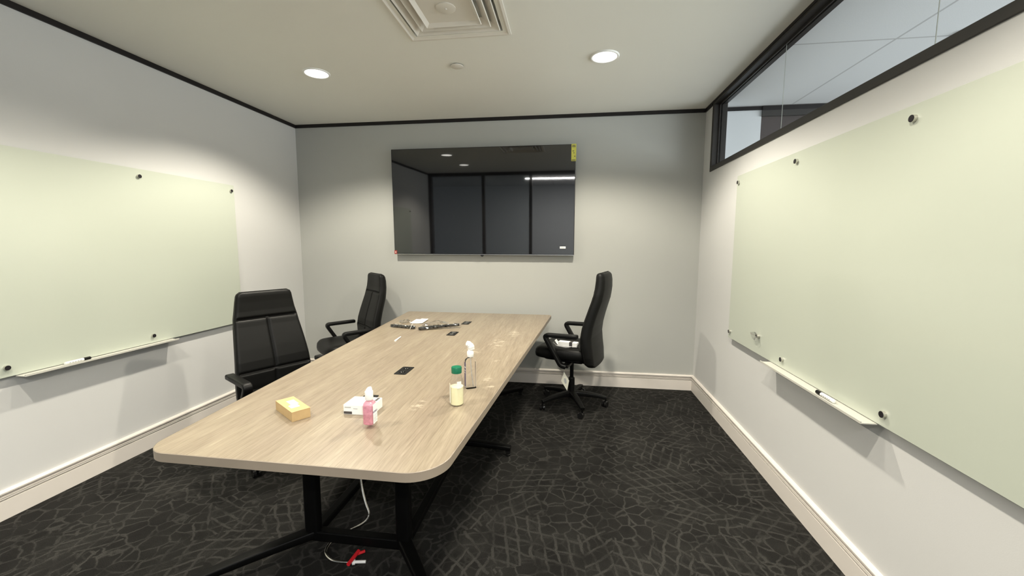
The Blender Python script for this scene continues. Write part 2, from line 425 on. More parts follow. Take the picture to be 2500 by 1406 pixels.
# dark ceiling trim
def trim(name, a, b_):
    struct(name, B(*a, *b_), 'trim_dark')
struct('trim_1', B(XL, XL+0.012, YF, YB, 2.612, ZC), 'trim_dark')
struct('trim_2', B(XL+0.012, XR, YB-0.012, YB, 2.612, ZC), 'trim_dark')
struct('trim_3', B(XR-0.012, XR, WY1, YB-0.012, 2.612, ZC), 'trim_dark')
struct('trim_4', B(XR-0.012, XR-0.008, YF, WY1, 2.628, ZC), 'trim_dark')

# moulded baseboards: profile (distance from wall, height)
BP = [(0, 0), (0.015, 0), (0.015, 0.098), (0.0045, 0.1015), (0.0045, 0.1045), (0.0170, 0.1075), (0.0175, 0.1135), (0.0060, 0.1150), (0.0060, 0.1165), (0.0175, 0.118),
      (0.0175, 0.1215), (0.0030, 0.1235), (0.0030, 0.1330), (0.0210, 0.1362), (0.0215, 0.1440), (0.0150, 0.1508), (0.004, 0.1525), (0, 0.1525)]
def baseboard(name, fn):
    bm = bmesh.new(); loft(bm, [[fn(d, z, 0) for d, z in BP], [fn(d, z, 1) for d, z in BP]])
    struct(name, bm, 'trim_white')
baseboard('baseboard_left', lambda d, z, k: (XL+d, (YF+0.03) if k == 0 else YB-d, z))
baseboard('baseboard_back', lambda d, z, k: ((XL+d) if k == 0 else (XR-d), YB-d, z))
baseboard('baseboard_right', lambda d, z, k: (XR-d, (YF+0.03) if k == 0 else YB-d, z))

# glazed front behind the camera, with the open doorway the picture is taken from
fr = thing('window_2', None, None); fr['kind'] = 'structure'
xs = [XL+0.03, -1.72, -0.77]
bm = bmesh.new()
for x in xs + [0.72, XR-0.03]: box(bm, x-0.03, x+0.03, YF-0.05, YF+0.05, 0.0, 2.58)
box(bm, XL, XR, YF-0.05, YF+0.05, 2.58, ZC)
box(bm, XL+0.06, -0.80, YF-0.05, YF+0.05, 0.0, 0.09)
box(bm, 0.75, XR-0.06, YF-0.05, YF+0.05, 0.0, 0.09)
obj('window_frame', bm, 'frame_dark', fr)
for a, b_ in [(XL+0.06, -1.75), (-1.69, -0.80), (0.75, XR-0.06)]:
    obj('window_pane', B(a, b_, YF-0.006, YF+0.006, 0.09, 2.58), 'glass', fr)

# the open office around the room
OZ = ZC
struct('ceiling_office', B(XR+0.1+0.002, 6.2, -3.0, YB, OZ, OZ+0.08), 'office_ceiling')
struct('ceiling_corridor', B(-4.6, XR+0.1, -3.0, YF-0.062, OZ, OZ+0.08), 'office_ceiling')
bm = bmesh.new(); box(bm, XR+0.1, 1.685, YB-0.01, YB+T, 0, OZ); struct('wall_office', bm, 'office_wall')
struct('wall_office_far', B(2.75, 6.2, YB-0.01, YB+T, 0, OZ), 'office_wall')
dr = thing('door_1', None, None); dr['kind'] = 'structure'
obj('door_header', B(1.685, 2.75, YB-0.03, YB+T, 2.555, OZ), 'trim_dark', dr)
obj('door_leaf', B(1.685, 2.75, YB+0.0, YB+0.05, 0, 2.555), 'door_brown', dr)
struct('trim_5', B(XR+0.102, 1.685, YB-0.022, YB-0.0105, 2.612, OZ), 'trim_dark')
struct('wall_corridor', B(-4.6, 6.2, -3.1, -3.0, 0, OZ), 'office_wall')
struct('wall_corridor_end', B(-4.7, -4.6, -3.0, YF, 0, OZ), 'office_wall')
ll = thing('linear_ceiling_light', 'slim bright ceiling light in the office beyond the high window', 'ceiling light', (2.8, 2.857, OZ))
obj('light_housing', B(-0.585, 0.585, -0.03, 0.03, -0.012, 0), 'white_plastic', ll)
obj('light_diffuser', B(-0.58, 0.58, -0.025, 0.025, -0.016, -0.012), 'lens', ll)

# ------------------------------------------------------------------ ceiling fittings
lt_labels = ['glowing recessed round ceiling light above the left far chair', 'glowing recessed round ceiling light nearest the high right window',
             'recessed round ceiling light over the left edge of the table', 'recessed round ceiling light over the carpet beside the right board',
             'recessed round ceiling light over the near left of the room', 'recessed round ceiling light over the near right of the room']
for (x, y), lab in zip(LIGHTS, lt_labels):
    t = thing('recessed_ceiling_light', lab, 'ceiling light', (x, y, ZC), group='recessed ceiling lights')
    bm = bmesh.new()
    prof = [(0.078, -0.003), (0.080, -0.007), (0.088, -0.008), (0.093, -0.004), (0.094, 0.0), (0.078, 0.0)]
    n = 48
    loft(bm, [[(r*cos(2*pi*i/n), r*sin(2*pi*i/n), z) for i in range(n)] for r, z in prof+[prof[0]]], True, False)
    obj('trim_ring', bm, 'white_plastic', t, smooth=True)
    bm = bmesh.new(); lathe(bm, [(0.078, -0.004), (0.078, -0.001)], 48); obj('lens', bm, 'lens', t)
    ld = bpy.data.lights.new('downlight', 'SPOT'); ld.energy = LAMP_W[y]; ld.color = LAMP_COL
    ld.spot_size = radians(136); ld.spot_blend = 0.45; ld.shadow_soft_size = 0.045
    lo = bpy.data.objects.new('downlight', ld); C.objects.link(lo); lo.parent = t; lo.location = (0, 0, -0.02)

sp = thing('sprinkler_cover', 'small round white sprinkler cover plate on the ceiling', 'sprinkler cover', (-0.79, 2.905, ZC))
bm = bmesh.new(); lathe(bm, [(0.034, 0), (0.034, -0.008)], 32); obj('collar', bm, 'dark_print', sp, smooth=True)
bm = bmesh.new(); lathe(bm, [(0.044, -0.006), (0.044, -0.009), (0.040, -0.011), (0.001, -0.012)], 40); obj('cover_plate', bm, 'vent', sp, smooth=True)

vt = thing('ceiling_air_diffuser', 'square white stepped air diffuser in the ceiling', 'air vent', (-0.663, 2.226, ZC))
def sqring(bm, rings):
    rs = []
    for h, z in rings: rs.append([(h, h, z), (-h, h, z), (-h, -h, z), (h, -h, z)])
    loft(bm, rs, True, False)
bm = bmesh.new(); sqring(bm, [(0.306, 0.0), (0.306, -0.006), (0.292, -0.008), (0.262, 0.010), (0.262, 0.012), (0.306, 0.0)])
obj('outer_frame', bm, 'vent', vt)
for h in (0.250, 0.205):
    bm = bmesh.new(); sqring(bm, [(h, -0.004), (h-0.004, -0.007), (h-0.045, 0.028), (h-0.043, 0.031), (h, -0.002), (h, -0.004)])
    obj('louvre_ring', bm, 'vent', vt)
bm = bmesh.new(); sqring(bm, [(0.158, -0.010), (0.156, -0.013), (0.135, 0.004), (0.135, 0.008), (0.158, -0.006), (0.158, -0.010)])
box(bm, -0.136, 0.136, -0.136, 0.136, 0.003, 0.006)
obj('centre_plate', bm, 'vent', vt)
bm = bmesh.new(); lathe(bm, [(0.052, 0.003), (0.052, -0.001), (0.046, -0.003), (0.008, -0.003), (0.006, -0.006), (0.001, -0.007)], 40); obj('damper_knob', bm, 'vent', vt, smooth=True)
# cut the ceiling open above the diffuser (its throat) so the louvres stand in a recess
ceil = bpy.data.objects['ceiling']; me = ceil.data; bm = bmesh.new()
hx, hy, hh = -0.663, 2.226, 0.262
x0, x1, y0, y1 = XL-T, XR+T, YF-0.06, YB+T
box(bm, x0, hx-hh, y0, y1, ZC, ZC+0.08); box(bm, hx+hh, x1, y0, y1, ZC, ZC+0.08)
box(bm, hx-hh, hx+hh, y0, hy-hh, ZC, ZC+0.08); box(bm, hx-hh, hx+hh, hy+hh, y1, ZC, ZC+0.08)
box(bm, hx-hh, hx+hh, hy-hh, hy+hh, ZC+0.06, ZC+0.08)
bmesh.ops.remove_doubles(bm, verts=bm.verts[:], dist=1e-5)
bm.to_mesh(me); bm.free()

# ------------------------------------------------------------------ television
TVX0, TVX1, TVZ0, TVZ1 = -1.776, 0.049, 1.309, 2.350
tv = thing('television', 'large black wall-mounted flat television on the back wall', 'television', ((TVX0+TVX1)/2, 4.015, (TVZ0+TVZ1)/2))
hw, hh = (TVX1-TVX0)/2, (TVZ1-TVZ0)/2
tv.rotation_euler = (radians(1.3), 0, 0)      # hangs tipped slightly forward
obj('television_case', B(-hw, hw, 0.004, 0.030, -hh, hh), 'tv_case', tv, bevel=0.003)
obj('screen', B(-hw+0.006, hw-0.006, 0.001, 0.0045, -hh+0.010, hh-0.006), 'screen', tv)
obj('bottom_strip', B(-hw+0.002, hw-0.002, 0.0, 0.012, -hh-0.001, -hh+0.005), 'silver_strip', tv)
bm = bmesh.new(); cyl(bm, (0.005, 0.004, -hh-0.003), (0.005, 0.02, -hh-0.003), 0.016, 20); obj('sensor_bump', bm, 'tv_case', tv)
obj('wall_bracket', B(-0.35, 0.35, 0.030, 0.062, -0.2, 0.2), 'black_metal', tv)
st = obj('energy_sticker', B(hw-0.042, hw+0.003, -0.0006, 0.0008, hh-0.155, hh+0.001), 'yellow_sticker', tv, label='yellow energy label')
for z, w, xo in [(-0.012, 0.030, 0), (-0.024, 0.034, 0), (-0.062, 0.016, -0.004), (-0.080, 0.012, 0.002), (-0.145, 0.036, 0)]:
    obj('print_line', B(hw-0.0205+xo-w/2, hw-0.0205+xo+w/2, -0.0010, -0.0006, hh+z-0.004, hh+z+0.002), 'dark_print', st)
bm = bmesh.new(); cyl(bm, (hw-0.010, -0.0010, hh-0.112), (hw-0.010, -0.0006, hh-0.112), 0.005, 12)
obj('print_dot', bm, 'dark_print', st)
rs = obj('red_sticker', B(-hw, -hw+0.028, -0.0006, 0.0008, -hh+0.004, -hh+0.040), 'red_sticker', tv, label='small red sticker')
bm = bmesh.new()
for a in (0.9, -0.9):
    box(bm, -0.010, 0.010, -0.0010, -0.0006, -0.0016, 0.0016, Matrix.Translation((-hw+0.014, 0, -hh+0.022)) @ Matrix.Rotation(a, 4, 'Y'))
obj('sticker_print', bm, 'tag_paper', rs)
ws = obj('white_sticker', B(hw-0.137, hw-0.081, -0.0006, 0.0008, -hh+0.065, -hh+0.085), 'paper', tv, label='small white sticker')
obj('sticker_print', B(hw-0.128, hw-0.092, -0.0010, -0.0006, -hh+0.072, -hh+0.077), 'grey_print', ws)

# ------------------------------------------------------------------ glass writing boards
def board(side, label):
    s = 1 if side == 'right' else -1
    xw = XR if s > 0 else XL
    t = thing('glass_writing_board', label, 'glass board', (xw, 2.03, 1.318), group='frosted glass writing boards')
    X = lambda d: -s*d
    x0, x1 = sorted((X(0.026), X(0.032)))
    obj('glass_panel', B(x0, x1, -1.165, 1.163, -0.585, 0.585), 'board', t, bevel=0.001)
    for yy in (-1.12, -0.37, 0.378, 1.128):
        for zz in (-0.536, 0.536):
            bm = bmesh.new(); cyl(bm, (X(0.001), yy, zz), (X(0.026), yy, zz), 0.0095, 24)
            cyl(bm, (X(0.032), yy, zz), (X(0.044), yy, zz), 0.0125, 24)
            k = obj('standoff', bm, 'chrome', t, smooth=True)
            bm = bmesh.new(); cyl(bm, (X(0.044), yy, zz), (X(0.0452), yy, zz), 0.0122, 24)
            obj('standoff_cap', bm, 'knob_face', k)
    y0, y1 = -0.335, 0.515
    bm = bmesh.new(); a, b_ = sorted((X(0.028), X(0.088))); box(bm, a, b_, y0, y1, -0.592, -0.588)
    a, b_ = sorted((X(0.084), X(0.088))); box(bm, a, b_, y0, y1, -0.588, -0.582)
    obj('marker_tray', bm, 'tray', t)
    return t
board('left', 'frosted glass writing board on the left wall above the chairs')
board('right', 'frosted glass writing board on the right wall under the high window')

def marker(loc, d, label):
    t = thing('dry_erase_marker', label, 'marker', loc, math.atan2(d[1], d[0]), 'markers on the board trays')
    bm = bmesh.new(); sweep(bm, [(-0.062, 0, 0), (-0.060, 0, 0), (0.028, 0, 0)], rrect(0.0085, 0.0085, 0.0083, 5), scale=[0.6, 1, 1]); o = obj('marker_barrel', bm, 'white_plastic', t, smooth=True)
    bm = bmesh.new(); sweep(bm, [(0.028, 0, 0), (0.062, 0, 0), (0.066, 0, 0)], rrect(0.0092, 0.0092, 0.009, 5), scale=[1, 0.95, 0.6]); obj('marker_cap', bm, 'black_plastic', t, smooth=True)
    bm = bmesh.new()
    for k in range(5): box(bm, -0.045+k*0.013, -0.037+k*0.013, 0.0078, 0.0088, -0.003, 0.003)
    for k in range(5): box(bm, -0.045+k*0.013, -0.037+k*0.013, -0.0088, -0.0078, -0.003, 0.003)
    obj('print', bm, 'grey_print', t)
marker((XL+0.060, 1.945, 0.7395), (0, 1), 'white dry erase marker with black cap on the left board tray')
marker((XR-0.066, 1.955, 0.7395), (0, 1), 'white dry erase marker with black cap on the right board tray')
t = thing('wrapped_magnet', 'small silver magnet wrapped in clear film on the right board', 'magnet', (XR-0.0325, 2.70, 0.848))
bm = bmesh.new(); cyl(bm, (-0.016, 0, 0), (0, 0, 0), 0.012, 20); obj('magnet', bm, 'chrome', t, smooth=True)
bm = bmesh.new()
random.seed(3)
pts = [Vector((-0.018-random.random()*0.02, 0.05*cos(a)*(0.6+random.random()*0.7)+0.02, 0.028*sin(a)*(0.6+random.random()*0.7))) for a in [i*2*pi/9 for i in range(9)]]
c0 = bm.verts.new((-0.0175, 0, 0)); vs_ = [bm.verts.new(p) for p in pts]
for i in range(9): bm.faces.new((c0, vs_[i], vs_[(i+1) % 9]))
o = obj('film_wrap', bm, 'film', t); md = o.modifiers.new('s', 'SOLIDIFY'); md.thickness = 0.0006

# ------------------------------------------------------------------ conference table
TZ = 0.737
tb = thing('conference_table', 'long tapered oak-look conference table on black metal legs', 'table', (0, 0, 0))
def outline(off=0.0, r=0.11, rf=0.05):
    c = [(-1.383+off, 1.10+off), (-0.372-off, 1.10+off), (-0.155-off, 3.925-off), (-1.597+off, 3.925-off)]
    rad = [0.085, 0.115, 0.03, 0.03]; out = []
    for i in range(4):
        p = Vector(c[i]).to_3d(); a = Vector(c[i-1]).to_3d(); b = Vector(c[(i+1) % 4]).to_3d()
        da = (a-p).normalized(); db = (b-p).normalized(); k = rad[i]-off
        A, Bp = p+da*k, p+db*k
        for j in range(13):
            tt = j/12; w = 1.0
            out.append(A*(1-tt)**2 + p*2*tt*(1-tt)*0.82 + p*0 + Bp*tt*tt if False else (A*(1-tt)**2*1.0 + p*(2*tt*(1-tt))*0.7071 + Bp*tt*tt)/(((1-tt)**2)+2*tt*(1-tt)*0.7071+tt*tt))
    return out
def slab(off, z0, z1):
    o2 = outline(off); bm = bmesh.new()
    loft(bm, [[(p.x, p.y, z0) for p in o2], [(p.x, p.y, z1) for p in o2]]); return bm
obj('tabletop', slab(0.0015, TZ-0.032, TZ), 'wood', tb, bevel=0.0012, seg=2)
bm = bmesh.new(); oa, ob = outline(0.0015), outline(0.0)
loft(bm, [[(p.x, p.y, TZ-0.032) for p in oa], [(p.x, p.y, TZ-0.031) for p in ob], [(p.x, p.y, TZ-0.0015) for p in ob], [(p.x, p.y, TZ-0.0003) for p in oa]], True, False)
obj('edge_band', bm, 'wood_edge', tb)
def leg(x, y):
    bm = bmesh.new(); sec = rrect(0.033, 0.024, 0.012, 3)
    loft(bm, [[(x+a, y+b_, z) for a, b_ in sec] for z in (0.05, TZ-0.034)])
    obj('leg', bm, 'black_metal', tb, smooth=True)
def foot(p, q, mirror=1):
    p = Vector(p); q = Vector(q); n = 10; sec = rrect(0.030, 0.020, 0.008, 3); path = []; sc = []
    for i in range(n+1):
        k = i/n; path.append(p*(1-k)+q*k + Vector((0, 0, 0.068-0.016*k*k))); sc.append(1-0.3*k)
    bm = bmesh.new(); sweep(bm, path, [(b_, a) for a, b_ in sec], up=(0, 0, 1), scale=sc)
    f = obj('foot', bm, 'black_metal', tb, smooth=True)
    e = q - (q-p).normalized()*0.018
    bm = bmesh.new(); lathe(bm, [(0.015, 0.0), (0.018, 0.004), (0.018, 0.012), (0.016, 0.014), (0.019, 0.050)], 20, (e.x, e.y, 0)); obj('leveller', bm, 'black_gloss', f, smooth=True)
for yy, xa, xb in ((1.65, -1.163, -0.718), (2.62, -1.163, -0.718), (3.45, -1.163, -0.718)):
    leg(xa, yy); leg(xb, yy)
    obj('crossbar', B(xa, xb, yy-0.022, yy+0.022, 0.040, 0.088), 'black_metal', tb, bevel=0.006)
    obj('top_rail', B(xa-0.05, xb+0.05, yy-0.03, yy+0.03, TZ-0.055, TZ-0.033), 'black_metal', tb, bevel=0.003)
foot((-1.163, 1.65, 0), (-1.50, 1.33, 0)); foot((-0.718, 1.65, 0), (-0.50, 1.38, 0))
foot((-1.163, 2.62, 0), (-1.47, 2.62, 0)); foot((-0.718, 2.62, 0), (-0.365, 2.60, 0))
foot((-1.163, 3.45, 0), (-1.46, 3.75, 0)); foot((-0.718, 3.45, 0), (-0.42, 3.75, 0))
for x in (-1.163, -0.718):
    obj('floor_rail', B(x-0.022, x+0.022, 1.67, 3.43, 0.045, 0.080), 'black_metal', tb, bevel=0.005)
obj('cable_tray', B(-1.02, -0.86, 1.9, 3.3, 0.615, 0.62), 'black_metal', tb)

for (y, lab, occ) in [(1.617, 'black power outlet set in the table, nearest and half hidden by the white box', 0), (2.045, 'black power outlet set in the table beyond the pink bottle', 0),
                 (2.975, 'black power outlet set in the table, third from the near end', 0), (3.405, 'black power outlet set in the table, farthest and closest to the television', 0)]:
    t = thing('table_power_outlet', lab, 'power outlet', (-0.865, y, TZ), group='power outlets along the table')
    bm = bmesh.new(); sec = rrect(0.033, 0.066, 0.008, 4); loft(bm, [[(a, b_, z) for a, b_ in sec] for z in (0.0, 0.0022)]); obj('outlet_plate', bm, 'black_plastic', t, bevel=0.0007)
    for yy in (-0.03, 0.03):
        bm = bmesh.new(); sec = rrect(0.016, 0.016, 0.004, 3); loft(bm, [[(a, b_+yy, z) for a, b_ in sec] for z in (0.0022, 0.0032)])
        s_ = obj('socket', bm, 'black_gloss', t)
        bm = bmesh.new()
        for xo in (-0.006, 0.006): box(bm, xo-0.001, xo+0.001, yy-0.003, yy+0.004, 0.0032, 0.0034)
        cyl(bm, (0, yy-0.008, 0.0032), (0, yy-0.008, 0.0034), 0.0022, 10)
        obj('socket_slot', bm, 'grey_print', s_)
    obj('usb_port', B(-0.006, 0.006, -0.003, 0.003, 0.0022, 0.0034), 'chrome', t)

# ------------------------------------------------------------------ chairs
ROWS = [  # z, front u, half width, thickness
    (0.395, -0.195, 0.190, 0.055), (0.420, -0.176, 0.220, 0.066), (0.480, -0.158, 0.232, 0.078), (0.560, -0.143, 0.238, 0.081), (0.640, -0.138, 0.237, 0.079),
    (0.720, -0.150, 0.231, 0.077), (0.800, -0.172, 0.223, 0.075), (0.880, -0.197, 0.214, 0.074), (0.940, -0.216, 0.206, 0.074), (0.991, -0.229, 0.200, 0.070),
    (1.040, -0.238, 0.190, 0.068), (1.100, -0.243, 0.181, 0.064), (1.140, -0.244, 0.175, 0.058), (1.158, -0.247, 0.168, 0.046), (1.164, -0.255, 0.155, 0.028)]
def rowat(z):
    zs = [r[0] for r in ROWS]
    if z <= zs[0]: return ROWS[0][1:]
    if z >= zs[-1]: return ROWS[-1][1:]
    for i in range(len(ROWS)-1):
        if zs[i] <= z <= zs[i+1]:
            k = (z-zs[i])/(zs[i+1]-zs[i])
            def cr(j):
                a = ROWS[max(i-1, 0)][j]; b = ROWS[i][j]; c = ROWS[i+1][j]; d = ROWS[min(i+2, len(ROWS)-1)][j]
                return b*(1-k)+c*k
            return cr(1), cr(2), cr(3)
SEAM_H, SEAM_L = 0.991, 0.650
def groove(d, w=0.009, depth=0.014): return depth*math.exp(-(d/w)**2)
def back_mesh(front=True):
    zs = []; z = 0.395
    while z < 1.164: zs.append(z); z += 0.005
    zs += [1.1655]
    rings = []
    for z in zs:
        u, hw, th = rowat(z); ring = []
        nf = 61
        for i in range(nf):              # front face, from -v to +v
            s = -1 + 2*i/(nf-1); v = s*(hw-0.016)
            g = groove(z-SEAM_H) + groove(z-SEAM_L)
            if z < SEAM_H: g = max(g, groove(v, 0.009, 0.012))
            bul = 0.007*(1-abs(s)**4) + 0.010*abs(s)**2
            pu = u + bul - g - (0.012 if abs(s) > 0.97 else 0)*0
            ring.append((pu, v, z))
        for a in (30, 60, 90):           # right side round
            ring.append((u+0.010-0.022*(1-cos(radians(a))), hw-0.016+0.016*sin(radians(a)), z))
        ring.append((u-th*0.55, hw-0.002, z))
        for i in range(13):
            s = 1-2*i/12; ring.append((u-th-0.012*(1-s*s)+0.006, s*(hw-0.020), z))
        ring.append((u-th*0.55, -hw+0.002, z))
        for a in (90, 60, 30):
            ring.append((u+0.010-0.022*(1-cos(radians(a))), -hw+0.016-0.016*sin(radians(a)), z))
        rings.append(ring)
    return loft(bmesh.new(), rings)
def piping_mesh():
    bm = bmesh.new(); L1, R1 = [], []
    for i in range(44):
        z = 0.44+i*(1.156-0.44)/43; u, hw, th = rowat(z); R1.append((u-0.006, hw-0.001, z)); L1.append((u-0.006, -hw+0.001, z))
    top = [(rowat(1.162)[0]-0.012, v, 1.167) for v in (0.150, 0.135, 0.08, 0.0, -0.08, -0.135, -0.150)]
    tube(bm, R1+top+list(reversed(L1)), 0.0035, 8); return bm
def seat_mesh():
    bm = bmesh.new(); rings = []; n = 40
    def plan(k, hx=0.245, hy=0.252):
        pts = []
        for i in range(n):
            a = 2*pi*i/n; ca, sa = cos(a), sin(a); e = 0.42
            x = hx*(abs(ca)**e)*(1 if ca >= 0 else -1); y = hy*(abs(sa)**e)*(1 if sa >= 0 else -1)
            if x < 0: y *= 1-0.10*(-x/hx)
            pts.append((x*k, y*k))
        return pts
    cx = 0.042
    for k, zb, zt in [(0.80, 0.440, None), (0.93, 0.444, None), (0.985, 0.460, None), (1.0, 0.485, None), (0.985, 0.507, None), (0.94, 0.521, None), (0.84, 0.530, None), (0.6, 0.531, None), (0.3, 0.527, None), (0.05, 0.525, None)]:
        ring = []
        for x, y in plan(k):
            drop = -0.020*max(0, (x-0.16)/0.09)**2 if x > 0.16 else 0
            ring.append((x+cx, y, zb+drop + 0.012*(y/0.25)**2*(1 if zb > 0.5 else 0)))
        rings.append(ring)
    return loft(bm, rings)
def arm_mesh(s):
    v = s*0.283
    path = fillet([(-0.127, v, 0.661), (0.158, v, 0.655), (0.012, v, 0.415), (-0.03, v*0.98, 0.405)], 0.040, 8)
    path = [path[0]] + [path[0]+(path[1]-path[0])*t for t in (0.03, 0.3, 0.6, 0.9)] + path[1:]
    sc = [0.7] + [1]*(len(path)-1)
    return sweep(bmesh.new(), path, rrect(0.027, 0.0165, 0.010, 4), up=(0, 1, 0), scale=sc)
CHAIR_GROUP = 'black high-back office chairs around the table'
def make_chair(label, dz=0.0, phase=0.0):
    t = thing('office_chair', label, 'chair', group=CHAIR_GROUP)
    b_ = obj('backrest', back_mesh(), 'black_leather', t, smooth=True, angle=60)
    obj('piping', piping_mesh(), 'black_leather', b_, smooth=True)
    obj('seat', seat_mesh(), 'black_leather', t, smooth=True, angle=60)
    bm = bmesh.new(); sec = rrect(0.17, 0.20, 0.05, 5)
    loft(bm, [[(a*k+0.03, c*k, z) for a, c in sec] for k, z in ((0.8, 0.418), (1.0, 0.428), (1.0, 0.442))]); obj('seat_pan', bm, 'black_plastic', t, smooth=True)
    for s in (-1, 1):
        a = obj('armrest', arm_mesh(s), 'black_plastic', t, smooth=True, angle=50)
        obj('arm_bracket', B(-0.05, 0.0, min(s*0.14, s*0.283), max(s*0.14, s*0.283), 0.395, 0.420), 'black_plastic', a, bevel=0.004)
    bm = bmesh.new(); box(bm, -0.11, 0.09, -0.065, 0.065, 0.375, 0.42); obj('tilt_mechanism', bm, 'black_metal', t, bevel=0.012)
    bm = bmesh.new(); sweep(bm, smooth_path([(-0.08, 0, 0.395), (-0.14, 0, 0.380), (-0.185, 0, 0.390), (-0.198, 0, 0.44)], 6), rrect(0.040, 0.010, 0.006, 3)); obj('back_bracket', bm, 'black_plastic', t, smooth=True)
    bm = bmesh.new(); tube(bm, smooth_path([(0.02, -0.06, 0.392), (0.02, -0.18, 0.388), (0.02, -0.27, 0.376)], 5), 0.005, 8); box(bm, 0.005, 0.04, -0.31, -0.262, 0.369, 0.378)
    obj('height_lever', bm, 'black_plastic', t)
    return t
def base_parts(t, phase, dz):
    bm = bmesh.new(); lathe(bm, [(0.0165, 0.20), (0.0165, 0.38+dz)], 24); obj('gas_lift', bm, 'black_metal', t, smooth=True)
    bm = bmesh.new(); lathe(bm, [(0.024, 0.075), (0.027, 0.10), (0.027, 0.245), (0.022, 0.252), (0.017, 0.252)], 24); obj('column_sleeve', bm, 'black_plastic', t, smooth=True)
    bm = bmesh.new(); lathe(bm, [(0.030, 0.070), (0.045, 0.078), (0.048, 0.10), (0.040, 0.128), (0.028, 0.135)], 28); obj('base_hub', bm, 'black_plastic', t, smooth=True)
    for k in range(5):
        a = phase + k*2*pi/5; d = Vector((cos(a), sin(a), 0)); s_ = Vector((-sin(a), cos(a), 0)); path, sc = [], []
        for i in range(9):
            q = i/8; path.append(d*(0.035+0.265*q) + Vector((0, 0, 0.108-0.030*q**2.0))); sc.append(1-0.42*q)
        bm = bmesh.new(); sweep(bm, path, [(y, x) for x, y in rrect(0.030, 0.023, 0.012, 4)], up=(0, 0, 1), scale=sc); obj('base_leg', bm, 'black_plastic', t, smooth=True)
        c = d*0.300; w = Vector((cos(a+1.0), sin(a+1.0), 0)); ax = Vector((-w.y, w.x, 0)); o_ = c + w*(-0.014)
        bm = bmesh.new(); cyl(bm, c+Vector((0, 0, 0.040)), c+Vector((0, 0, 0.078)), 0.006, 12)
        cyl(bm, o_+ax*-0.004+Vector((0, 0, 0.027)), o_+ax*0.004+Vector((0, 0, 0.027)), 0.016, 16)
        cs = obj('caster', bm, 'black_metal', t)
        for sg in (-1, 1):
            bm = bmesh.new(); p0 = o_+ax*(sg*0.006)+Vector((0, 0, 0.027)); p1 = o_+ax*(sg*0.022)+Vector((0, 0, 0.027))
            cyl(bm, p0, p1, 0.0262, 22, 0.024); obj('wheel', bm, 'black_gloss', cs, smooth=True)
def copy_child(src, parent):
    c = src.copy(); C.objects.link(c); c.parent = parent
    for g in src.children: copy_child(g, c)
    return c
proto = make_chair('black office chair on the right of the table with a white packet on its seat')
specs = [
    (proto, 0.043, 3.556, 2.844, 0.018, None, radians(-72.6-162.9)),
    (None, -1.852, 2.424, -0.506, -0.076, 'nearest black office chair, on the left, its stitched backrest facing the viewer', radians(-90+29)),
    (None, -2.084, 3.668, 3.945, -0.046, 'black office chair at the far left corner, turned away from the table', radians(40)),
]
chairs = []
upper0 = list(proto.children)
for o0, x, y, th, dz, lab, ph in specs:
    if o0 is None:
        o0 = proto.copy(); C.objects.link(o0); o0['label'] = lab
        for ch in upper0: copy_child(ch, o0)
    o0.location = (x, y, 0); o0.rotation_euler = (0, 0, th)
    chairs.append((o0, ph, dz))
for o0, ph, dz in chairs:
    for ch in o0.children: ch.location = (0, 0, dz)
for o0, ph, dz in chairs: base_parts(o0, ph, dz)

def chair_pt(i, u, v, z):
    o0, ph, dz = chairs[i]; th = o0.rotation_euler[2]; x, y, _ = o0.location
    return Vector((x+u*cos(th)-v*sin(th), y+u*sin(th)+v*cos(th), z+dz))
# paper tag hanging from the right chair
p = chair_pt(0, -0.002, 0.20, 0.398)
p.z -= 0.022
t = thing('hanging_tag', 'square cream paper tag hanging by a string under the right chair', 'tag', p)
tag_pts = [Vector((-0.010, -0.02, -0.030)), Vector((0.034, -0.032, -0.102)), Vector((0.019, -0.040, -0.186)), Vector((-0.032, -0.028, -0.108))]
bm = bmesh.new()
a = [bm.verts.new(q) for q in tag_pts]; bm.faces.new(a)
o = obj('tag_card', bm, 'tag_paper', t); md = o.modifiers.new('s', 'SOLIDIFY'); md.thickness = 0.001
bm = bmesh.new(); cc = sum(tag_pts, Vector())/4 + Vector((0, -0.0015, 0)); ux = (tag_pts[1]-tag_pts[3]).normalized(); uz = (tag_pts[0]-tag_pts[2]).normalized()
bm.faces.new([bm.verts.new(cc+ux*0.010*cos(k*pi/6)+uz*0.024*sin(k*pi/6)) for k in range(12)]); obj('tag_print', bm, 'grey_print', o)
bm = bmesh.new(); tube(bm, smooth_path([(0.005, 0, 0.0), (0.009, -0.006, -0.008), (-0.002, -0.014, -0.020), (-0.010, -0.02, -0.034)], 5), 0.0013, 6); obj('tag_string', bm, 'tag_paper', t)

# packet on that chair's seat
p = chair_pt(0, -0.015, 0.095, 0.538)
t = thing('packet', 'white card packet in clear film lying on the right chair seat', 'packet', p, chairs[0][0].rotation_euler[2])
bm = bmesh.new()
prof = [(-0.075, 0.052), (-0.045, 0.014), (0.02, 0.001), (0.085, 0.010), (0.125, 0.032)]
def fold(bm, prof, y0, y1, th=0.0012):
    rings = []
    for x, z in prof: rings.append([(x, y0, z), (x, y1, z), (x, y1, z+th), (x, y0, z+th)])
    return loft(bm, rings)
box(bm, -0.07, 0.095, 0.00, 0.055, 0.002, 0.040); obj('card_box', bm, 'paper', t, bevel=0.003)
obj('black_band', B(-0.028, -0.002, -0.0005, 0.0565, 0.010, 0.0415), 'dark_print', t)
bm = bmesh.new(); fold(bm, [(-0.085, 0.035), (-0.070, 0.012), (0.02, 0.001), (0.10, 0.006), (0.135, 0.034)], -0.03, 0.085, 0.0008); obj('film_wrap', bm, 'film', t)
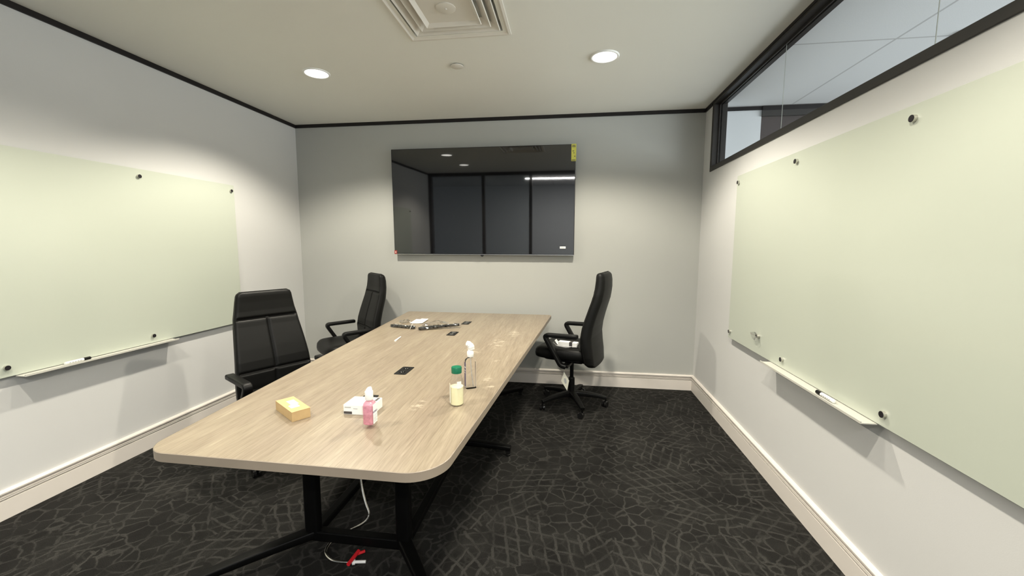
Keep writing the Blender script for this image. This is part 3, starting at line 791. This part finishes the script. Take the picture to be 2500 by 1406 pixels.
bm = bmesh.new(); fold(bm, [(0.095, 0.003), (0.118, 0.030), (0.128, 0.045)], 0.0, 0.05); obj('card_flap', bm, 'paper', t)

# ------------------------------------------------------------------ things on the table
# kraft box
t = thing('cardboard_box', 'small brown cardboard box with a white label on the near table end', 'box', (-1.087, 1.450, TZ), radians(-34.5))
hx, hy, h = 0.088, 0.034, 0.038
obj('carton', B(-hx, hx, -hy, hy, 0.0, h), 'kraft', t, bevel=0.0012)
obj('lid_flap', B(-hx+0.002, hx+0.0008, -hy-0.0006, hy+0.0006, h-0.0006, h+0.0008), 'kraft', t)
bm = bmesh.new(); box(bm, -0.045, 0.012, -0.008, 0.020, h+0.0008, h+0.0014); box(bm, 0.012, 0.045, -0.020, 0.012, h+0.0008, h+0.0014)
lb = obj('address_label', bm, 'paper', t)
bm = bmesh.new()
for k in range(7): box(bm, 0.006+k*0.004, 0.008+k*0.004, -0.014, 0.000, h+0.0014, h+0.0017)
for k in range(3): box(bm, -0.036, -0.008, 0.000+k*0.006, 0.002+k*0.006, h+0.0014, h+0.0017)
obj('label_print', bm, 'grey_print', lb)

# white box
t = thing('white_carton', 'white carton with grey print behind the pink bottle', 'box', (-0.822, 1.517, TZ), radians(1))
obj('carton', B(-0.060, 0.062, -0.046, 0.046, 0.0, 0.040), 'paper', t, bevel=0.002)
pr = obj('dark_label', B(-0.058, -0.024, -0.0467, -0.046, 0.003, 0.013), 'dark_print', t)
bm = bmesh.new(); box(bm, -0.054, -0.028, -0.0466, -0.046, 0.028, 0.032); box(bm, -0.018, 0.0, -0.0466, -0.046, 0.024, 0.027)
for a, xx, yy, w in ((0.5, -0.028, 0.012, 0.03), (0.5, -0.018, -0.004, 0.022), (-0.4, 0.03, 0.0, 0.02)):
    box(bm, -w/2, w/2, -0.0025, 0.0025, 0.0, 0.0006, Matrix.Translation((xx, yy, 0.0400)) @ Matrix.Rotation(a, 4, 'Z'))
obj('carton_print', bm, 'grey_print', t)
obj('dark_print', B(0.045, 0.056, 0.005, 0.040, 0.0400, 0.0406), 'dark_print', t)

def bottle_rings(secs):
    """secs: (half x, half y, corner r, z)"""
    return [[(a, b_, z) for a, b_ in rrect(hx, hy, r, 6)] for hx, hy, r, z in secs]
# pink sanitiser
t = thing('hand_sanitizer_bottle', 'pink hand sanitizer bottle with white flip cap, nearest on the table', 'bottle', (-0.724, 1.382, TZ), radians(2), group='sanitizer bottles on the table')
t.scale = (1.2, 1.2, 1.05)
def bsec(d): return bottle_rings([(0.0155-d, 0.0165-d, 0.007, 0.0+d), (0.0175-d, 0.0200-d, 0.008, 0.004+d), (0.0175-d, 0.0200-d, 0.008, 0.080), (0.0165-d, 0.0185-d, 0.008, 0.088), (0.0125-d, 0.0135-d, 0.008, 0.096-d), (0.0105-d, 0.0105-d, 0.008, 0.099-d), (0.0105-d, 0.0105-d, 0.008, 0.102-d)])
bd = obj('bottle_body', loft(bmesh.new(), bsec(0)), 'clear_bottle', t, smooth=True)
gel = bsec(0.0018)[:5]; gel[0] = [(x, y, 0.012) for x, y, z in gel[0]]; gel[1] = [(x, y, 0.016) for x, y, z in gel[1]]
obj('sanitizer_gel', loft(bmesh.new(), gel), 'pink_gel', t, smooth=True)
lb = obj('front_label', B(0.0176, 0.0180, -0.014, 0.014, 0.016, 0.086), 'paper', t)
text_obj('brand_text', 'PURELL', 0.0092, 'purple_print', lb, Matrix.Translation((0.0182, 0.0, 0.058)) @ Matrix.Rotation(pi/2, 4, 'Z') @ Matrix.Rotation(pi/2, 4, 'X'))
bm = bmesh.new()
for k in range(5): box(bm, 0.0180, 0.0183, -0.011, 0.011-0.004*(k % 2), 0.022+k*0.0055, 0.0235+k*0.0055)
obj('label_print', bm, 'grey_print', lb)
bm = bmesh.new(); lathe(bm, [(0.0118, 0.100), (0.0124, 0.102), (0.0124, 0.1285), (0.0118, 0.130)], 28)
obj('cap_collar', bm, 'white_plastic', t, smooth=True)
bm = bmesh.new()
loft(bm, [[(r*cos(2*pi*i/24)+o_, r*sin(2*pi*i/24), z+0.28*(r*cos(2*pi*i/24))*k) for i in range(24)] for r, z, o_, k in ((0.0104, 0.129, 0, 0), (0.0098, 0.134, 0.0, 0.3), (0.0080, 0.140, 0.001, 0.55), (0.0050, 0.1445, 0.002, 0.7), (0.001, 0.1455, 0.002, 0.7))])
obj('flip_cap', bm, 'white_plastic', t, smooth=True)

# green capped bottle
t = thing('juice_bottle', 'glass bottle of pale yellow liquid with green cap', 'bottle', (-0.461, 1.636, TZ), radians(20))
H = 0.165
prof = [(0.026, 0.0), (0.0285, 0.003), (0.0290, 0.008), (0.0290, 0.088), (0.0275, 0.100), (0.0225, 0.115), (0.0200, 0.128), (0.0195, 0.142)]
bm = bmesh.new(); lathe(bm, prof, 40); obj('bottle_body', bm, 'clear_bottle', t, smooth=True)
bm = bmesh.new(); lathe(bm, [(0.0245, 0.002), (0.0278, 0.006), (0.0280, 0.080)], 40); obj('bottle_liquid', bm, 'juice', t, smooth=True)
bm = bmesh.new(); lathe(bm, [(0.0215, 0.138), (0.0218, 0.140), (0.0222, 0.160), (0.0205, 0.164), (0.001, 0.1645)], 40); obj('bottle_cap', bm, 'green_cap', t, smooth=True)
def wrap_label(a0, a1, z0, z1, r=0.0295, n=14):
    bm = bmesh.new(); rows = []
    for z in (z0, z1): rows.append([bm.verts.new((r*cos(a0+(a1-a0)*i/n), r*sin(a0+(a1-a0)*i/n), z)) for i in range(n+1)])
    for i in range(n): bm.faces.new((rows[0][i], rows[0][i+1], rows[1][i+1], rows[1][i]))
    return bm
def solid(o, th=0.0004):
    md = o.modifiers.new('s', 'SOLIDIFY'); md.thickness = th; md.offset = 1; return o
lb = solid(obj('bottle_label', wrap_label(radians(160), radians(208), 0.012, 0.092), 'tag_paper', t))
bm = bmesh.new()
def stub(bm, a, z0, z1, da, r=0.0301):
    v = [bm.verts.new((r*cos(q), r*sin(q), z)) for q, z in ((a, z0), (a+da, z0), (a+da, z1), (a, z1))]; bm.faces.new(v)
for k in range(9): stub(bm, radians(170), 0.040+k*0.0045, 0.042+k*0.0045, radians(26 - (k % 3)*5))
for k in range(5): stub(bm, radians(172+k*4), 0.018, 0.030, radians(2))
solid(obj('label_print', bm, 'grey_print', lb), 0.0002)
solid(obj('white_strip', wrap_label(radians(268), radians(305), 0.078, 0.108, 0.0296), 'white_plastic', t))

# clear sanitiser behind it
t = thing('hand_sanitizer_bottle', 'tall clear sanitizer bottle with white pump behind the green capped bottle', 'bottle', (-0.452, 1.845, TZ), radians(28), group='sanitizer bottles on the table')
H1 = 0.140
obj('bottle_body', loft(bmesh.new(), bottle_rings([(0.024, 0.018, 0.006, 0.0), (0.0255, 0.0195, 0.007, 0.004), (0.0255, 0.0195, 0.007, 0.128), (0.022, 0.017, 0.008, 0.138), (0.012, 0.012, 0.010, 0.146), (0.0095, 0.0095, 0.009, 0.150), (0.0095, 0.0095, 0.009, 0.158)])), 'clear_gel', t, smooth=True)
bm = bmesh.new(); box(bm, -0.0262, -0.0256, -0.015, 0.015, 0.010, 0.124); obj('back_label', bm, 'navy_print', t)
bm = bmesh.new(); box(bm, -0.0266, -0.0262, -0.010, 0.006, 0.100, 0.104); box(bm, -0.0266, -0.0262, -0.010, 0.010, 0.085, 0.087); box(bm, -0.0266, -0.0262, -0.006, 0.012, 0.074, 0.076); obj('label_print', bm, 'paper', t)
bm = bmesh.new(); tube(bm, smooth_path([(0, 0, 0.155), (0.002, 0, 0.09), (0.012, 0.002, 0.006)], 6), 0.0022, 8); obj('dip_tube', bm, 'white_plastic', t)
bm = bmesh.new(); lathe(bm, [(0.0145, 0.150), (0.0158, 0.152), (0.0158, 0.174), (0.0130, 0.178), (0.0115, 0.180), (0.0115, 0.190)], 28); obj('pump_collar', bm, 'white_plastic', t, smooth=True)
bm = bmesh.new(); sec = rrect(0.0165, 0.0155, 0.012, 5)
sweep(bm, smooth_path([(0.006, 0, 0.186), (0.003, 0, 0.198), (-0.006, 0, 0.210), (-0.018, 0.0, 0.217)], 5), sec, scale=[0.9]*4+[1.0]*4+[0.9]*4+[0.75]*3+[0.5])
obj('pump_head', bm, 'white_plastic', t, smooth=True)

# wrapped black rods, tag and paper at the far end
def rod(name, a, b_, label, r=0.0125):
    a = Vector(a); b_ = Vector(b_); d = b_-a; t = thing(name, label, 'bar', a, math.atan2(d.y, d.x), 'wrapped black bars on the table')
    n = d.length; dz = d.z
    bm = bmesh.new(); sweep(bm, [(0, 0, r), (n, 0, r+dz)], rrect(r, r*0.8, r*0.5, 3)); obj('black_bar', bm, 'black_plastic', t, smooth=True)
    random.seed(int(n*1000)); rings = []
    for i in range(26):
        k = i/25; R = (0.013+0.010*random.random())*(1.0 if 0.04 < k < 0.96 else 0.7)
        rings.append([(-0.012+(n+0.024)*k+0.004*random.random(), R*cos(2*pi*j/10)*(0.8+0.4*random.random()), max(0.0012, r+dz*k+R*0.9*sin(2*pi*j/10)*(0.7+0.5*random.random()))) for j in range(10)])
    obj('film_sleeve', loft(bmesh.new(), rings), 'film', t)
    return t
rod('wrapped_bar', (-1.430, 3.145, TZ), (-1.215, 3.095, TZ), 'black bar in clear film with white tag, at the table\'s far left edge')
bar2 = rod('wrapped_bar', (-1.160, 3.055, TZ), (-0.878, 3.205, TZ+0.012), 'black bar in clear film pointing at the farther table outlets')
t = bar2; _inv = Matrix.Translation(bar2.location).inverted()
random.seed(11); rings = []
for i in range(12):
    k = i/11; rings.append([(-0.10+0.22*k, (0.045*sin(pi*(0.15+0.7*k)))*cos(2*pi*j/12)*(0.6+0.8*random.random())+0.05*k+0.01, max(0.001, 0.020+(0.026*sin(pi*(0.1+0.8*k)))*sin(2*pi*j/12)*(0.6+0.9*random.random()))) for j in range(12)])
o = obj('film_wrap', loft(bmesh.new(), rings), 'film', t); o.location = (0.135, 0.055, 0)
bm = bmesh.new(); sweep(bm, [(0.0, 0.03, 0.0095), (0.06, 0.035, 0.0095), (0.16, 0.055, 0.013)], rrect(0.012, 0.009, 0.004, 3)); obj('black_fitting', bm, 'black_plastic', t, smooth=True)
t = thing('small_white_tag', 'small white tag standing against the wrapped black bars', 'tag', (-1.232, 3.085, TZ), radians(25))
bm = bmesh.new(); fold(bm, [(-0.016, 0.001), (-0.006, 0.022), (0.004, 0.045), (0.010, 0.036)], -0.010, 0.010, 0.0008); obj('tag_card', bm, 'paper', t)
t = thing('instruction_sheet', 'white folded instruction sheet near the far left table corner', 'paper', (-1.290, 3.405, TZ), radians(4))
bm = bmesh.new(); fold(bm, [(-0.055, 0.004), (-0.02, 0.002), (0.03, 0.003), (0.055, 0.006)], -0.095, 0.095, 0.0008); obj('sheet', bm, 'paper', t)
bm = bmesh.new(); fold(bm, [(-0.01, 0.0075), (0.03, 0.006), (0.05, 0.008)], 0.055, 0.105, 0.0008); obj('folded_edge', bm, 'paper', t)
obj('sheet_print', B(-0.03, 0.02, -0.02, 0.0, 0.0042, 0.0046), 'grey_print', t)
t = thing('crumpled_film', 'crumpled grey film beside the white instruction sheet', 'packaging', (-1.385, 3.33, TZ))
random.seed(5); rings = []
for i in range(8):
    k = i/7; rings.append([(-0.05+0.09*k, 0.05*sin(pi*(0.1+0.8*k))*cos(2*pi*j/10)*(0.5+random.random()), max(0.001, 0.012+0.018*sin(pi*(0.1+0.8*k))*sin(2*pi*j/10)*(0.5+random.random()))) for j in range(10)])
obj('film_wrap', loft(bmesh.new(), rings), 'film', t)
t = thing('plastic_stick', 'thin white plastic stick lying on the left of the table', 'stick', (-1.199, 2.74, TZ), radians(96))
bm = bmesh.new(); sweep(bm, [(-0.066, 0, 0.004), (-0.045, 0, 0.004), (0.06, 0, 0.004), (0.064, 0, 0.004)], rrect(0.0045, 0.0035, 0.003, 3), scale=[1.7, 1.4, 0.9, 0.6])
obj('stick', bm, 'white_plastic', t, smooth=True)

# ------------------------------------------------------------------ cable under the table
t = thing('flexible_conduit', 'silver flexible metal cable looping down behind the near table leg', 'cable', (0, 0, 0))
P = smooth_path([(-0.985, 1.76, 0.70), (-0.99, 1.76, 0.45), (-0.967, 1.74, 0.275), (-0.940, 1.72, 0.195), (-0.918, 1.71, 0.140), (-0.935, 1.70, 0.105), (-1.00, 1.70, 0.062), (-1.055, 1.70, 0.028), (-1.085, 1.655, 0.020), (-1.072, 1.595, 0.018), (-1.02, 1.562, 0.014), (-0.955, 1.560, 0.014), (-0.915, 1.566, 0.014)], 10)
bm = bmesh.new(); path = [Vector(p) for p in P]; rings = []; a = Vector((1, 0, 0)); n = 10
fine = []
for q0, q1 in zip(path, path[1:]):
    m_ = max(1, int((q1-q0).length/0.0022))
    for k in range(m_): fine.append(q0.lerp(q1, k/m_))
for i, p in enumerate(fine):
    tt = (fine[min(i+1, len(fine)-1)]-fine[max(i-1, 0)]).normalized(); a = (a-tt*a.dot(tt)).normalized(); b_ = tt.cross(a); R = 0.0072 if i % 2 else 0.0060
    rings.append([p+(a*cos(2*pi*k/n)+b_*sin(2*pi*k/n))*R for k in range(n)])
obj('armoured_sleeve', loft(bm, rings), 'chrome', t, smooth=True, angle=80)
bm = bmesh.new(); cyl(bm, (-0.925, 1.563, 0.014), (-0.914, 1.567, 0.014), 0.011, 14); cyl(bm, (-0.914, 1.567, 0.014), (-0.868, 1.575, 0.014), 0.0065, 12); obj('cable_connector', bm, 'white_plastic', t, smooth=True)
t = thing('red_cable_clip', 'red plastic tag with thin wire tied to the silver cable', 'cable tag', (0, 0, 0))
bm = bmesh.new(); cyl(bm, (-0.922, 1.525, 0.036), (-0.917, 1.605, 0.036), 0.0085, 12); obj('red_tube', bm, 'red_plastic', t, smooth=True)
bm = bmesh.new(); cyl(bm, (-0.918, 1.592, 0.031), (-0.892, 1.614, 0.031), 0.0065, 10); obj('red_tail', bm, 'red_plastic', t, smooth=True)
bm = bmesh.new(); tube(bm, smooth_path([(-0.917, 1.600, 0.031), (-0.912, 1.635, 0.034), (-0.905, 1.66, 0.030), (-0.895, 1.70, 0.012), (-0.885, 1.73, 0.004)], 6), 0.0016, 6); obj('wire', bm, 'chrome', t)
